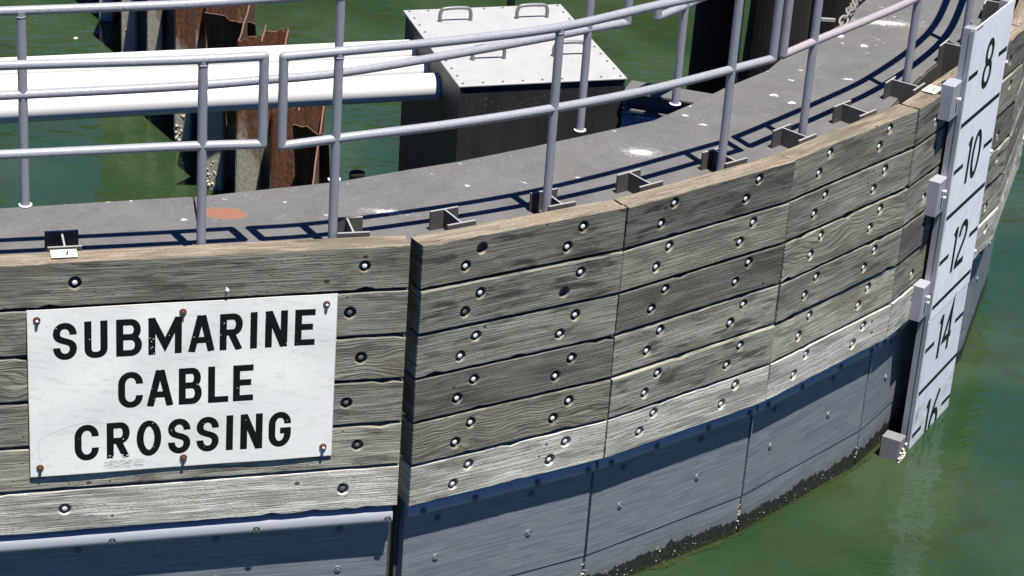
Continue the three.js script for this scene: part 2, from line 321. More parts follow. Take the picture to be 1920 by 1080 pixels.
pileXY.forEach(([i, u], k) => {
  const q = sections[i], g = sectionGroup('steel_pile', pileLabels[k], 'pile', q, 0, 'steel piles behind the timber fender');
  g.position.x += Math.cos(q.turn) * u; g.position.z -= Math.sin(q.turn) * u;
  part('pile_shaft', pileGeo, pileSteel, g);
  part('cut_top', capGeo, cutEdge, g).position.y = T + 0.0045;
});

// ---------------------------------------------------------------- walkway deck
const DY = T - 0.10;
const inner = [[-4.2, -10.76], [-2.621, -11.284], [-1.797, -11.566], [-1.664, -11.604], [-0.946, -11.937], [-0.664, -12.119], [-0.34, -12.319], [0.061, -12.606], [0.585, -13.005], [0.743, -13.125], [0.999, -13.46], [1.173, -13.717], [1.46, -14.078], [1.579, -14.343], [1.966, -14.978], [2.203, -15.536], [2.6, -17.2]].map((p) => new THREE.Vector2(...p));
const droppings = [[-0.67, -11.59, 0.07, 0.02, 1], [0.66, -12.64, 0.06, 0.035, 1], [2.29, -15.11, 0.13, 0.035, 0.7], [0.93, -13.24, 0.016, 0.016, 1], [1.19, -13.51, 0.02, 0.014, 1], [1.96, -14.8, 0.026, 0.03, 1], [-1.69, -11.31, 0.016, 0.013, 0.8], [0.02, -12.1, 0.010, 0.010, 1], [0.31, -12.22, 0.008, 0.008, 1], [2.1, -14.65, 0.022, 0.022, 1], [1.57, -13.57, 0.018, 0.014, 1], [1.59, -13.94, 0.018, 0.012, 1], [1.81, -14.76, 0.02, 0.015, 1], [1.95, -14.03, 0.03, 0.012, 0.7], [1.47, -13.67, 0.03, 0.02, 0.6], [-0.28, -12.0, 0.012, 0.01, 1], [1.02, -13.12, 0.028, 0.008, 0.8], [-1.2, -11.62, 0.01, 0.008, 1], [-2.0, -11.5, 0.012, 0.01, 0.9], [-0.98, -11.5, 0.012, 0.006, 0.6]];
const rd = rng(77); for (let k = 0; k < 150; k++) { const t = rd() * 5.2 - 2.6, w = 0.1 + rd() * 0.95; droppings.push([t, -11.1 - (t + 2.6) * (0.22 + 0.10 * (t + 2.6)) - w, 0.003 + rd() * 0.006, 0.003 + rd() * 0.005, 0.5 + 0.5 * rd()]); }
const DX = -3.9, DZ = -17.9, DS = 7.8;
const deckTex = (() => {
  const cells = new Map(); droppings.forEach((d) => { const R = Math.max(d[2], d[3]) * 2.4 + 0.02; for (let a = Math.floor((d[0] - R) * 5); a <= (d[0] + R) * 5; a++) for (let b = Math.floor((d[1] - R) * 5); b <= (d[1] + R) * 5; b++) { const k = a + ',' + b; if (!cells.has(k)) cells.set(k, []); cells.get(k).push(d); } });
  return surface(1600, 1600, (u, v) => {
    const x = DX + u * DS, z = DZ + v * DS, a = fbm(noiseA, x * 2.2, z * 2.2, 4), b = fbm(noiseB, x * 30, z * 30, 3), st = fbm(noiseB, x * 5 + z * 3.2, (z - x * 0.63) * 1.2, 3);
    let c = mix3([0.085, 0.083, 0.0835], [0.118, 0.114, 0.113], clamp(0.5 + a * 0.6 + b * 0.55 + st * 0.35));
    c = mix3(c, [0.108, 0.094, 0.086], smooth(0.15, 0.55, fbm(noiseA, x * 1.3 + 7, z * 1.3, 4)) * 0.45);
    c = mix3(c, [0.14, 0.138, 0.137], smooth(0.30, 0.5, fbm(noiseB, x * 8, z * 8, 4)) * 0.35);
    const wx = x + 0.012 * noiseA(x * 30, z * 30) + 0.006 * noiseB(x * 90, z * 90), wz = z + 0.012 * noiseB(x * 30, z * 30);
    const pr = Math.hypot((wx + 1.50) / 0.105, (wz + 11.425) / 0.062);                       // bare red-lead patch
    c = mix3(c, [0.15, 0.12, 0.085], smooth(1.22, 1.08, pr)); c = mix3(c, [0.215, 0.085, 0.048], smooth(1.08, 0.98, pr) * (0.92 + b * 0.2));
    for (const d of cells.get(Math.floor(x * 5) + ',' + Math.floor(z * 5)) ?? []) {
      const q = Math.hypot((wx - d[0]) / d[2], (wz - d[1]) / d[3]); c = mix3(c, [0.62, 0.61, 0.57], smooth(1.15, 0.75, q + b * 0.5) * d[4]);
      if (d[2] > 0.03) c = mix3(c, [0.34, 0.33, 0.315], smooth(2.3, 0.9, q + fbm(noiseA, x * 24, z * 24, 3) * 1.4) * 0.5 * d[4]);
    }
    const wl = smooth(0.004, 0.0015, Math.abs((x + 0.62) * 0.86 - (z + 11.72) * -0.5)); c = mix3(c, [0.075, 0.06, 0.055], wl * 0.6 * (x > -1 && x < 0 ? 1 : 0));
    return { c, b: 0.5 + b * 0.6 + a * 0.2 };
  });
})();
const deckMat = std({ map: deckTex.map, bumpMap: deckTex.bumpMap, bumpScale: 0.0015, roughness: 0.78 });
{
  const g = new THREE.Group(); g.name = 'walkway'; g.userData.kind = 'structure'; scene.add(g);
  const OL = insetLine(0.205), OR = insetLine(0.33);
  const outerPts = []; OL.forEach((p, i) => outerPts.push(i < 4 ? p : i === 4 ? p.clone().lerp(OR[i], 0.2) : OR[i]));
  outerPts[0].x -= 0.5; outerPts[0].y += 0.148;
  // a point of each edge by arc share, cut at the plate joints
  const cutA = [new THREE.Vector2(-1.683, -11.60), new THREE.Vector2(-1.555, -11.00)], cutB = [new THREE.Vector2(1.62, -14.41), new THREE.Vector2(2.45, -14.16)];
  const side = (p, c) => (p.x - c[0].x) * (c[1].y - c[0].y) - (p.y - c[0].y) * (c[1].x - c[0].x) < 0;   // true: left of the cut
  const pick = (line, lo, hi) => line.filter((p) => (!lo || !side(p, lo)) && (!hi || side(p, hi)));
  const hitLine = (line, c) => { for (let i = 0; i < line.length - 1; i++) { const a = line[i], b = line[i + 1]; if (side(a, c) !== side(b, c)) { const d = b.clone().sub(a), e = c[1].clone().sub(c[0]), den = d.x * e.y - d.y * e.x, t = ((c[0].x - a.x) * e.y - (c[0].y - a.y) * e.x) / den; return a.clone().addScaledVector(d, t); } } };
  const plates = [[null, cutA], [cutA, cutB], [cutB, null]];
  for (const [lo, hi] of plates) {
    const shift = (p, dx) => new THREE.Vector2(p.x + dx, p.y), gp = 0.007;
    const I = [...(lo ? [shift(hitLine(inner, lo), gp)] : []), ...pick(inner, lo, hi), ...(hi ? [shift(hitLine(inner, hi), -gp)] : [])];
    const O = [...(lo ? [shift(hitLine(outerPts, lo), gp)] : []), ...pick(outerPts, lo, hi), ...(hi ? [shift(hitLine(outerPts, hi), -gp)] : [])];
    const ring = [...O, ...I.reverse()], s = new THREE.Shape(ring.map((p) => new THREE.Vector2(p.x, -p.y)));
    const e = new THREE.ExtrudeGeometry(s, { depth: 0.010, bevelEnabled: true, bevelSize: 0.0025, bevelThickness: 0.0025, bevelSegments: 1 }).rotateX(-Math.PI / 2).translate(0, DY - 0.0125, 0);
    const n = e.index ? e.toNonIndexed() : e, p = n.attributes.position, uv = n.attributes.uv; for (let i = 0; i < p.count; i++) uv.setXY(i, (p.getX(i) - DX) / DS, (p.getZ(i) - DZ) / DS);
    part('deck_plate', n, deckMat, g);
  }
  // channels that stiffen both edges
  for (const line of [inner, outerPts]) for (let i = 0; i < line.length - 1; i++) {
    const a = line[i], b = line[i + 1], d = b.clone().sub(a), L = d.length(), c = box(0, L, -0.17, -0.0155, 0, 0.012); c.rotateY(Math.atan2(-d.y, d.x)); c.translate(a.x, DY, a.y);
    part('edge_channel', c, pileSteel, g);
  }
}

// ---------------------------------------------------------------- railings
const RR = 0.0235;
const elbow = (a, b) => merge([rod(a, b, RR), new THREE.SphereGeometry(RR * 1.01, 14, 10).translate(a.x, a.y, a.z), new THREE.SphereGeometry(RR * 1.01, 14, 10).translate(b.x, b.y, b.z)]);
function railing(label, low, high, ends, posts, group, baseRing, worn = railPaint) {
  const g = thing('railing', label, 'railing', [posts[0][0], DY, posts[0][1]], group), o = V(posts[0][0], DY, posts[0][1]);
  const P = (a) => V(a[0], T + a[1], a[2]).sub(o);
  const ext = (pts, e) => { const q = pts.map(P); if (e[0]) q[0].add(q[0].clone().sub(q[1]).setLength(0.0)); return q; };
  const ru = (geo) => { const uv = geo.attributes.uv; if (uv) for (let i = 0; i < uv.count; i++) uv.setXY(i, uv.getX(i) * 4, uv.getY(i) * 0.4); return geo; };
  part('top_rail', ru(tube(ext(high, ends), RR, 48)), worn, g);
  part('lower_rail', ru(tube(ext(low, ends), RR, 48)), worn, g);
  const n = low.length - 1;
  if (ends[0]) part('end_bar', ru(elbow(P(low[0]), P(high[0]))), railPaint, g);
  if (ends[1]) part('end_bar', ru(elbow(P(low[n]), P(high[n]))), railPaint, g);
  for (const [x, z, hi] of posts) {
    const p = part('post', ru(rod(V(x, T - 0.10, z).sub(o), V(x, T + hi, z).sub(o), RR)), railPaint, g);
    if (baseRing) part('base_ring', new THREE.TorusGeometry(RR + 0.006, 0.006, 8, 20).rotateX(Math.PI / 2).translate(x - o.x, 0.006, z - o.z), galv, p);
    // weld collars where the rails meet the post
    part('weld_bead', new THREE.TorusGeometry(RR * 0.92, 0.0045, 6, 18).rotateX(Math.PI / 2).translate(x - o.x, T + hi - RR * 1.2 - o.y, z - o.z), railPaint, p);
  }
}
const nearG = 'railings along the timber side of the walkway', farG = 'railings along the water side of the walkway';
railing('near grey pipe railing above the sign, ending left of the railing gap', [[-4.1, 0.49, -10.13], [-2.458, 0.492, -10.614], [-1.54, 0.498, -10.885], [-1.26, 0.492, -10.973]], [[-4.1, 0.94, -10.13], [-2.447, 0.942, -10.617], [-1.54, 0.943, -10.885], [-1.26, 0.948, -10.973]], [0, 1], [[-3.1, -10.43, 0.94], [-1.54, -10.885, 0.943]], nearG);
railing('near grey pipe railing running from the railing gap past the grey box', [[-1.169, 0.478, -11.0], [-0.912, 0.503, -11.081], [-0.38, 0.513, -11.34], [0.147, 0.521, -11.645], [0.633, 0.519, -12.0], [1.092, 0.517, -12.404], [1.327, 0.516, -12.617]], [[-1.169, 0.942, -11.0], [-0.912, 0.957, -11.081], [-0.38, 0.958, -11.34], [0.147, 0.959, -11.645], [0.633, 0.985, -12.0], [1.092, 0.975, -12.404], [1.327, 0.97, -12.617]], [1, 1], [[-0.912, -11.081, 0.957], [0.147, -11.645, 0.959], [1.092, -12.404, 0.975]], nearG);
railing('near grey pipe railing with faded pink paint behind the depth gauge', [[1.387, 0.518, -12.683], [1.573, 0.528, -12.906], [1.93, 0.53, -13.35], [2.26, 0.531, -13.802], [2.735, 0.53, -14.70], [3.05, 0.53, -15.8]], [[1.387, 0.97, -12.683], [1.573, 0.975, -12.906], [1.93, 0.975, -13.35], [2.26, 0.975, -13.802], [2.735, 0.975, -14.70], [3.05, 0.975, -15.8]], [1, 0], [[1.573, -12.906, 0.975], [2.26, -13.802, 0.975], [2.735, -14.70, 0.975]], nearG, false, wornPaint);
railing('far grey pipe railing crossing in front of the white pipes', [[-4.2, 0.51, -10.79], [-2.607, 0.51, -11.30], [-1.668, 0.51, -11.63], [-1.383, 0.51, -11.755], [-0.99, 0.51, -11.94], [0.124, 0.51, -12.734], [0.318, 0.51, -12.887], [0.536, 0.51, -13.047]], [[-4.2, 0.95, -10.79], [-2.607, 0.95, -11.31], [-1.668, 0.95, -11.63], [-1.383, 0.95, -11.755], [-0.99, 0.95, -11.94], [0.124, 0.95, -12.734], [0.318, 0.95, -12.887], [0.536, 0.95, -13.047]], [0, 1], [[-2.503, -11.338, 0.95], [-0.985, -11.945, 0.95], [0.318, -12.887, 0.95]], farG, true);
railing('far grey pipe railing starting right of the grey box', [[0.71, 0.51, -13.173], [0.873, 0.51, -13.40], [0.989, 0.51, -13.581], [1.40, 0.51, -14.12], [1.62, 0.51, -14.50], [2.0, 0.51, -15.15]], [[0.71, 0.95, -13.173], [0.873, 0.95, -13.40], [0.989, 0.95, -13.581], [1.40, 0.95, -14.12], [1.62, 0.95, -14.50], [2.0, 0.95, -15.15]], [1, 0], [[0.873, -13.40, 0.95]], farG, true);

// ---------------------------------------------------------------- cable sign
{
  const q = sections[0], W = 1.52, Hh = 0.925, u0 = 1.333, vb = 1.177;
  const cv = document.createElement('canvas'); cv.width = 1536; cv.height = 935; const x = cv.getContext('2d'), S = 1536 / W;
  x.fillStyle = '#f1f3f0'; x.fillRect(0, 0, 1536, 935);
  const r = rng(5);
  for (let k = 0; k < 900; k++) { x.fillStyle = `rgba(${120 + r() * 60},${125 + r() * 60},${120 + r() * 50},${0.03 + r() * 0.05})`; x.beginPath(); x.ellipse(r() * 1536, r() * 935, 3 + r() * 50, 1 + r() * 12, r() * 0.3, 0, 7); x.fill(); }
  const pxU = (p) => ((p - 48) / 584) * 1536;
  const st = 0.0345 * S; x.lineWidth = st; x.strokeStyle = '#0b0d10'; x.lineCap = 'butt'; x.lineJoin = 'miter';
  const glyph = (ch, a, b, t, h) => {
    const L = a + st / 2, R = b - st / 2, Tt = t + st / 2, B = t + h - st / 2, hh = B - Tt, m = (L + R) / 2, w = R - L, rr = Math.min(w / 2, hh * 0.3);
    x.beginPath();
    if (ch === 'S') { x.moveTo(R, Tt + hh * 0.29); x.bezierCurveTo(R, Tt - hh * 0.095, L, Tt - hh * 0.095, L, Tt + hh * 0.26); x.bezierCurveTo(L, Tt + hh * 0.56, R, Tt + hh * 0.42, R, Tt + hh * 0.73); x.bezierCurveTo(R, B + hh * 0.09, L, B + hh * 0.09, L, Tt + hh * 0.70); }
    if (ch === 'U') { x.moveTo(L, t); x.lineTo(L, B - rr); x.quadraticCurveTo(L, B, m, B); x.quadraticCurveTo(R, B, R, B - rr); x.lineTo(R, t); }
    if (ch === 'B') { const my = Tt + hh * 0.48; x.moveTo(L, B); x.lineTo(L, Tt); x.lineTo(R - w * 0.42, Tt); x.bezierCurveTo(R + w * 0.06, Tt, R + w * 0.06, my, R - w * 0.42, my); x.lineTo(L, my); x.moveTo(R - w * 0.42, my); x.bezierCurveTo(R + w * 0.14, my, R + w * 0.14, B, R - w * 0.42, B); x.lineTo(L - st / 2, B); }
    if (ch === 'M') { x.moveTo(L, t + h); x.lineTo(L, t); x.moveTo(R, t + h); x.lineTo(R, t); x.moveTo(L - st * 0.1, t); x.lineTo(m, t + h * 0.74); x.lineTo(R + st * 0.1, t); }
    if (ch === 'A') { x.moveTo(L, t + h); x.lineTo(m - st * 0.12, t); x.moveTo(R, t + h); x.lineTo(m + st * 0.12, t); x.moveTo(L + w * 0.18, t + h * 0.68); x.lineTo(R - w * 0.18, t + h * 0.68); }
    if (ch === 'R') { const my = Tt + hh * 0.52; x.moveTo(L, t + h); x.lineTo(L, Tt); x.lineTo(R - w * 0.4, Tt); x.bezierCurveTo(R + w * 0.12, Tt, R + w * 0.12, my, R - w * 0.4, my); x.lineTo(L, my); x.moveTo(m - w * 0.02, my); x.lineTo(R, t + h); }
    if (ch === 'I') { x.moveTo((a + b) / 2, t); x.lineTo((a + b) / 2, t + h); }
    if (ch === 'N') { x.moveTo(L, t + h); x.lineTo(L, t); x.moveTo(R, t + h); x.lineTo(R, t); x.moveTo(L, t); x.lineTo(R, t + h); }
    if (ch === 'E') { x.moveTo(b, Tt); x.lineTo(L, Tt); x.lineTo(L, B); x.lineTo(b, B); x.moveTo(L, Tt + hh * 0.48); x.lineTo(b - w * 0.16, Tt + hh * 0.48); }
    if (ch === 'L') { x.moveTo(L, t); x.lineTo(L, B); x.lineTo(b, B); }
    if (ch === 'O') { x.ellipse(m, (Tt + B) / 2, w / 2, hh / 2, 0, 0, 7); }
    if (ch === 'C' || ch === 'G') { x.moveTo(R, Tt + hh * 0.31); x.bezierCurveTo(R, Tt - hh * 0.11, L, Tt - hh * 0.11, L, Tt + hh * 0.34); x.lineTo(L, Tt + hh * 0.66); x.bezierCurveTo(L, B + hh * 0.11, R, B + hh * 0.11, R, Tt + hh * (ch === 'G' ? 0.62 : 0.69)); if (ch === 'G') { x.lineTo(R, Tt + hh * 0.54); x.lineTo(m + w * 0.02, Tt + hh * 0.54); } }
    x.save(); x.beginPath(); x.restore();
  };
  const row = (list, t, h) => { for (const [ch, a, b] of list) { const path = x.beginPath; glyphDraw(ch, pxU(a), pxU(b), t * S, h * S); } };
  const glyphDraw = (ch, a, b, t, h) => { x.save(); x.beginPath(); x.rect(a - 2, t - 1, b - a + 4, h + 2); x.clip(); const keep = x.beginPath.bind(x); let calls = 0; x.beginPath = () => { if (calls++ === 0) keep(); else x.stroke(); }; glyph(ch, a, b, t, h); delete x.beginPath; x.restore(); };
  row([['S', 95, 139], ['U', 153, 196], ['B', 212, 260], ['M', 272, 335], ['A', 347, 398], ['R', 407, 451], ['I', 465, 479], ['N', 494, 537], ['E', 551, 590]], 0.075, 0.203);
  row([['C', 215, 262], ['A', 269, 320], ['B', 330, 374], ['L', 386, 425], ['E', 434, 473]], 0.366, 0.203);
  row([['C', 132, 178], ['R', 193, 237], ['O', 250, 297], ['S', 310, 353], ['S', 365, 408], ['I', 422, 436], ['N', 450, 493], ['G', 505, 549]], 0.648, 0.203);
  x.fillStyle = '#e6e8e4'; for (let k = 0; k < 170; k++) { x.beginPath(); x.arc(r() * 1536, r() * 935, 1 + r() * 2.4, 0, 7); x.fill(); }
  for (let k = 0; k < 12; k++) { x.beginPath(); x.arc(pxU(274 + r() * 12), 180 + r() * 100, 1 + r() * 2.2, 0, 7); x.fill(); }
  for (let k = 0; k < 16; k++) { x.fillRect(pxU(194) + r() * 110, (0.83 + r() * 0.02) * S, 4 + r() * 14, 2 + r() * 6); }
  x.strokeStyle = 'rgba(60,62,64,0.35)'; for (let k = 0; k < 240; k++) { x.lineWidth = 0.6 + r() * 1.4; x.beginPath(); const a = pxU(185 + r() * 75), b = (0.862 + r() * 0.045) * S; x.moveTo(a, b); x.lineTo(a + 6 + r() * 18, b - 2 + r() * 4); x.stroke(); }
  x.strokeStyle = 'rgba(70,75,80,0.45)'; x.lineWidth = 1.6; x.beginPath(); x.moveTo(pxU(66), 0.72 * S); x.quadraticCurveTo(pxU(110), 0.64 * S, pxU(170), 0.63 * S); x.lineTo(pxU(200), 0.66 * S); x.stroke();
  x.beginPath(); x.moveTo(pxU(66), 0.72 * S); x.quadraticCurveTo(pxU(60), 0.78 * S, pxU(70), 0.85 * S); x.stroke();
  for (let k = 0; k < 40; k++) { x.strokeStyle = `rgba(60,65,70,${0.12 + r() * 0.25})`; x.lineWidth = 0.8 + r(); const a = r() * 1536, b = r() * 935; x.beginPath(); x.moveTo(a, b); x.lineTo(a + r() * 50 - 20, b - r() * 30); x.stroke(); }
  const screws = [[0.047, 0.052], [0.752, 0.051], [1.465, 0.052], [1.473, 0.868], [0.760, 0.873], [0.048, 0.874]];
  const rusty = [1, 1, 0.5, 0.6, 1, 1];
  screws.forEach(([a, b], k) => { for (let n = 0; n < 120; n++) { const l = r(); x.fillStyle = `rgba(${160 + r() * 30},${85 + r() * 40},${20 + r() * 20},${(1 - l) * 0.16 * rusty[k]})`; x.fillRect(a * S - 6 + r() * 10 + (r() - 0.5) * l * 5, b * S + 5, 1.5 + r() * 2.5, 8 + l * 62); } });
  x.strokeStyle = 'rgba(150,120,80,0.25)'; x.lineWidth = 5; x.strokeRect(1, 1, 1534, 933);
  const tex = new THREE.CanvasTexture(cv); tex.colorSpace = THREE.SRGBColorSpace; tex.anisotropy = 8;
  const g = sectionGroup('cable_sign', 'white sign reading SUBMARINE CABLE CROSSING screwed to the timber', 'sign', q, T - vb);
  g.position.x += Math.cos(q.turn) * u0 + Math.sin(q.turn) * 0.003; g.position.z += -Math.sin(q.turn) * u0 + Math.cos(q.turn) * 0.003;
  const pg = new THREE.BoxGeometry(W, Hh, 0.006, 24, 16, 1).translate(W / 2, Hh / 2, 0.004), pp = pg.attributes.position;
  for (let i = 0; i < pp.count; i++) { const a = pp.getX(i), b = pp.getY(i); pp.setZ(i, pp.getZ(i) + 0.004 * noiseA(a * 1.6, b * 1.8) + 0.004); } pg.computeVertexNormals();
  part('sign_plate', pg, [null, null, null, null, 1, null].map((k) => (k ? std({ map: tex, roughness: 0.42, color: C(0.96, 0.945, 0.90) }) : std({ color: C(0.55, 0.55, 0.53), roughness: 0.6 }))), g);
  screws.forEach(([a, b], k) => { const sc = part('screw', merge([new THREE.CylinderGeometry(0.017, 0.019, 0.005, 14), new THREE.CylinderGeometry(0.009, 0.010, 0.012, 6).translate(0, 0.007, 0)]).rotateX(Math.PI / 2), rustBolt, g); sc.position.set(a, Hh - b, 0.014); if (k === 0 || k === 2 || k === 3) part('screw_head', new THREE.SphereGeometry(0.0075, 10, 6).scale(1, 1, 0.6).translate(0, 0, 0.013), galv, sc); });
  const nail = sectionGroup('nail', 'galvanised nail in the top timber above the sign', 'nail', q, T - 0.19);
  nail.position.x += Math.cos(q.turn) * 2.30; nail.position.z -= Math.sin(q.turn) * 2.30;
  part('nail_shank', rod(V(0, 0, -0.03), V(0, -0.004, 0.022), 0.0035, 8), galv, nail); part('nail_head', new THREE.SphereGeometry(0.010, 10, 8).translate(0, -0.004, 0.024), galv, nail);
}

// ---------------------------------------------------------------- depth gauge
{
  const a = new THREE.Vector2(2.610, -13.709), b = new THREE.Vector2(2.934, -14.3215), d = b.clone().sub(a), W = d.length() + 0.012, turn = Math.atan2(-d.y, d.x), FT = 0.3048;
  const y8 = T + 0.0719, topFt = 6.95, botFt = 17.6, Hh = (botFt - topFt) * FT;
  const cv = document.createElement('canvas'), S = 560; cv.width = Math.round(W * S); cv.height = Math.round(Hh * S); const x = cv.getContext('2d');
  x.fillStyle = '#f2f4f8'; x.fillRect(0, 0, cv.width, cv.height); const r = rng(8);
  for (let k = 0; k < 500; k++) { x.fillStyle = `rgba(${130 + r() * 50},${140 + r() * 50},${160 + r() * 50},${0.02 + r() * 0.04})`; x.beginPath(); x.ellipse(r() * cv.width, r() * cv.height, 3 + r() * 26, 3 + r() * 50, 0, 0, 7); x.fill(); }
  x.strokeStyle = '#0a0b0d'; const Y = (f) => (f - topFt) * FT * S, w = cv.width;
  for (let f = 8; f <= 17; f++) {
    x.lineWidth = 0.031 * S; x.beginPath();
    if (f % 2) { x.moveTo(w * 0.01, Y(f)); x.lineTo(w * 0.985, Y(f)); } else { x.moveTo(w * 0.01, Y(f)); x.lineTo(w * 0.24, Y(f)); x.moveTo(w * 0.76, Y(f)); x.lineTo(w * 0.985, Y(f)); }
    x.stroke();
  }
  const dig = (ch, cx, cy, dw, dh) => {
    const st = 0.043 * S, L = cx - dw / 2 + st / 2, R = cx + dw / 2 - st / 2, t = cy - dh / 2, B = cy + dh / 2, T2 = t + st * 0.36, B2 = B - st * 0.36, h = B2 - T2; x.lineWidth = st; x.lineCap = 'butt'; x.beginPath();
    if (ch === '8') { x.ellipse(cx, T2 + h * 0.245, (R - L) * 0.43, h * 0.245, 0, 0, 7); x.stroke(); x.beginPath(); x.ellipse(cx, T2 + h * 0.735, (R - L) * 0.5, h * 0.265, 0, 0, 7); }
    if (ch === '0') x.ellipse(cx, cy, (R - L) / 2, h / 2, 0, 0, 7);
    if (ch === '1') { x.moveTo(cx + dw * 0.1, t); x.lineTo(cx + dw * 0.1, B); x.moveTo(cx + dw * 0.12, t + st * 0.2); x.lineTo(cx - dw * 0.32, t + h * 0.17); }
    if (ch === '2') { x.moveTo(L, T2 + h * 0.27); x.bezierCurveTo(L, T2 - h * 0.09, R, T2 - h * 0.09, R, T2 + h * 0.26); x.bezierCurveTo(R, T2 + h * 0.5, L, T2 + h * 0.72, L, B - st / 2); x.lineTo(R + st / 2, B - st / 2); }
    if (ch === '4') { x.moveTo(R - dw * 0.12, B); x.lineTo(R - dw * 0.12, t); x.lineTo(L, T2 + h * 0.7); x.lineTo(R + st / 2, T2 + h * 0.7); }
    if (ch === '6') { x.ellipse(cx, T2 + h * 0.72, (R - L) / 2, h * 0.28, 0, 0, 7); x.stroke(); x.beginPath(); x.moveTo(R - dw * 0.05, t); x.quadraticCurveTo(L - dw * 0.02, T2 + h * 0.4, L, T2 + h * 0.75); }
    x.stroke();
  };
  const dh = 0.315 * S, dw = 0.165 * S;
  dig('8', w * 0.5, Y(8), dw, dh); for (const [f, c] of [[10, '0'], [12, '2'], [14, '4'], [16, '6']]) { dig('1', w * 0.37, Y(f), dw * 0.55, dh); dig(c, w * 0.565, Y(f), dw, dh); }
  // scuffs and a smear of slime near the water
  for (let k = 0; k < 260; k++) { const f = 15.4 + r() * 2; x.fillStyle = `rgba(${110 + r() * 40},${120 + r() * 30},${70 + r() * 40},${0.04 + r() * 0.08})`; x.beginPath(); x.ellipse(r() * w, Y(f), 4 + r() * 24, 3 + r() * 14, 0, 0, 7); x.fill(); }
  for (let k = 0; k < 220; k++) { x.fillStyle = `rgba(${110 + r() * 40},${95 + r() * 30},${70 + r() * 30},${0.03 + r() * 0.06})`; const ex = r() < 0.5 ? r() * 0.1 : 1 - r() * 0.1; x.fillRect(ex * w, r() * cv.height, 1 + r() * 3, 10 + r() * 70); }
  x.fillStyle = 'rgba(120,125,135,0.5)'; x.beginPath(); x.ellipse(w * 0.06, Y(15.55), 9, 40, 0.2, 0, 7); x.fill(); x.fillStyle = '#6a6e74'; x.fillRect(w * 0.03, 6, w * 0.16, 7);
  const tex = new THREE.CanvasTexture(cv); tex.colorSpace = THREE.SRGBColorSpace;
  const white = std({ map: tex, roughness: 0.38, color: C(0.95, 0.95, 0.96) }), alu = std({ color: C(0.34, 0.36, 0.385), roughness: 0.45, metalness: 0.35 }), paleAlu = std({ color: C(0.28, 0.29, 0.33), roughness: 0.5 });
  const y0 = y8 - (botFt - 8) * FT;
  const g = thing('depth_gauge', 'tall white gauge board numbered 8 to 16 standing in the water', 'gauge', [a.x, y0, a.y]); g.rotation.y = turn;
  const cut = (botFt - 13.28) * FT;
  const board = (v0, v1, x0, x1, z) => {
    const q = new THREE.PlaneGeometry(x1 - x0, v1 - v0).translate((x0 + x1) / 2, (v0 + v1) / 2, z), p = q.attributes.position, uv = q.attributes.uv;
    for (let i = 0; i < p.count; i++) uv.setXY(i, (p.getX(i) + 0.006) / W, p.getY(i) / Hh);
    const body = box(x0, x1, v0, v1, z - 0.007, z - 0.0006), n = body.attributes.uv; for (let i = 0; i < n.count; i++) n.setXY(i, 0.3, 0.02);
    return merge([q, body]);
  };
  part('gauge_board', board(cut + 0.001, Hh, -0.006, W - 0.006, 0), white, g);
  const scuffed = white.clone(); scuffed.color = C(0.82, 0.83, 0.86);
  part('gauge_board', board(0, cut - 0.001, -0.012, W - 0.018, -0.002), scuffed, g);
  for (const xx of [0.0, W - 0.07]) part('side_channel', merge([box(xx - 0.004, xx + 0.06, 0, Hh - 0.01, -0.075, -0.0095), box(xx - 0.010, xx + 0.008, 0, Hh - 0.02, -0.030, -0.0088)]), alu, g);
  const brk = (ft0, ft1, x0, x1, z1, bolts) => {
    const by0 = (botFt - ft1) * FT, by1 = (botFt - ft0) * FT, s = new THREE.Shape(); s.moveTo(x0, by0); s.lineTo(x1, by0); s.lineTo(x1, by1); s.lineTo(x0, by1);
    const e = new THREE.ExtrudeGeometry(s, { depth: 0.075, bevelEnabled: true, bevelSize: 0.003, bevelThickness: 0.003, bevelSegments: 1 }).translate(0, 0, z1 - 0.075);
    const m = part('bracket', e, paleAlu, g);
    for (const [bx, by] of bolts) part('bolt', headGeo.clone().scale(0.9, 0.9, 0.7).translate(bx, lerp(by0, by1, by), z1 + 0.003), galv, m);
  };
  brk(8.05, 8.75, -0.14, -0.006, -0.035, [[-0.06, 0.55]]); brk(10.1, 10.82, -0.125, -0.006, -0.035, [[-0.06, 0.5], [-0.06, 0.68]]); brk(12.42, 13.16, -0.12, -0.006, -0.035, [[-0.06, 0.5], [-0.06, 0.66]]);
  brk(7.75, 8.6, W - 0.008, W + 0.05, -0.02, [[W + 0.02, 0.3]]); brk(9.55, 10.4, W - 0.008, W + 0.045, -0.02, [[W + 0.012, 0.12]]); brk(11.9, 12.75, W - 0.008, W + 0.035, -0.02, [[W + 0.012, 0.2]]);
  const foot = thing('foot_bracket', 'pale metal block at the waterline beside the gauge foot', 'bracket', [a.x, 0, a.y]); foot.rotation.y = turn;
  const fb = part('block', (() => { const s = new THREE.Shape(); s.moveTo(-0.215, -0.4); s.lineTo(-0.125, -0.4); s.lineTo(-0.125, 0.145); s.lineTo(-0.215, 0.145); return new THREE.ExtrudeGeometry(s, { depth: 0.12, bevelEnabled: true, bevelSize: 0.004, bevelThickness: 0.004, bevelSegments: 1 }).translate(0, 0, -0.125); })(), std({ color: C(0.17, 0.165, 0.175), roughness: 0.6 }), foot);
  const br = rng(3), bits = []; for (let k = 0; k < 46; k++) { const s = 0.004 + br() * 0.007; bits.push(new THREE.IcosahedronGeometry(s, 0).scale(1, 0.8, 1).rotateY(br() * 3).translate(-0.22 + br() * 0.11, -0.01 + br() * br() * 0.10, 0.0 + br() * 0.006)); }
  part('barnacles', merge(bits), std({ color: C(0.62, 0.58, 0.46), roughness: 0.9 }), fb).userData.kind = 'stuff';
}

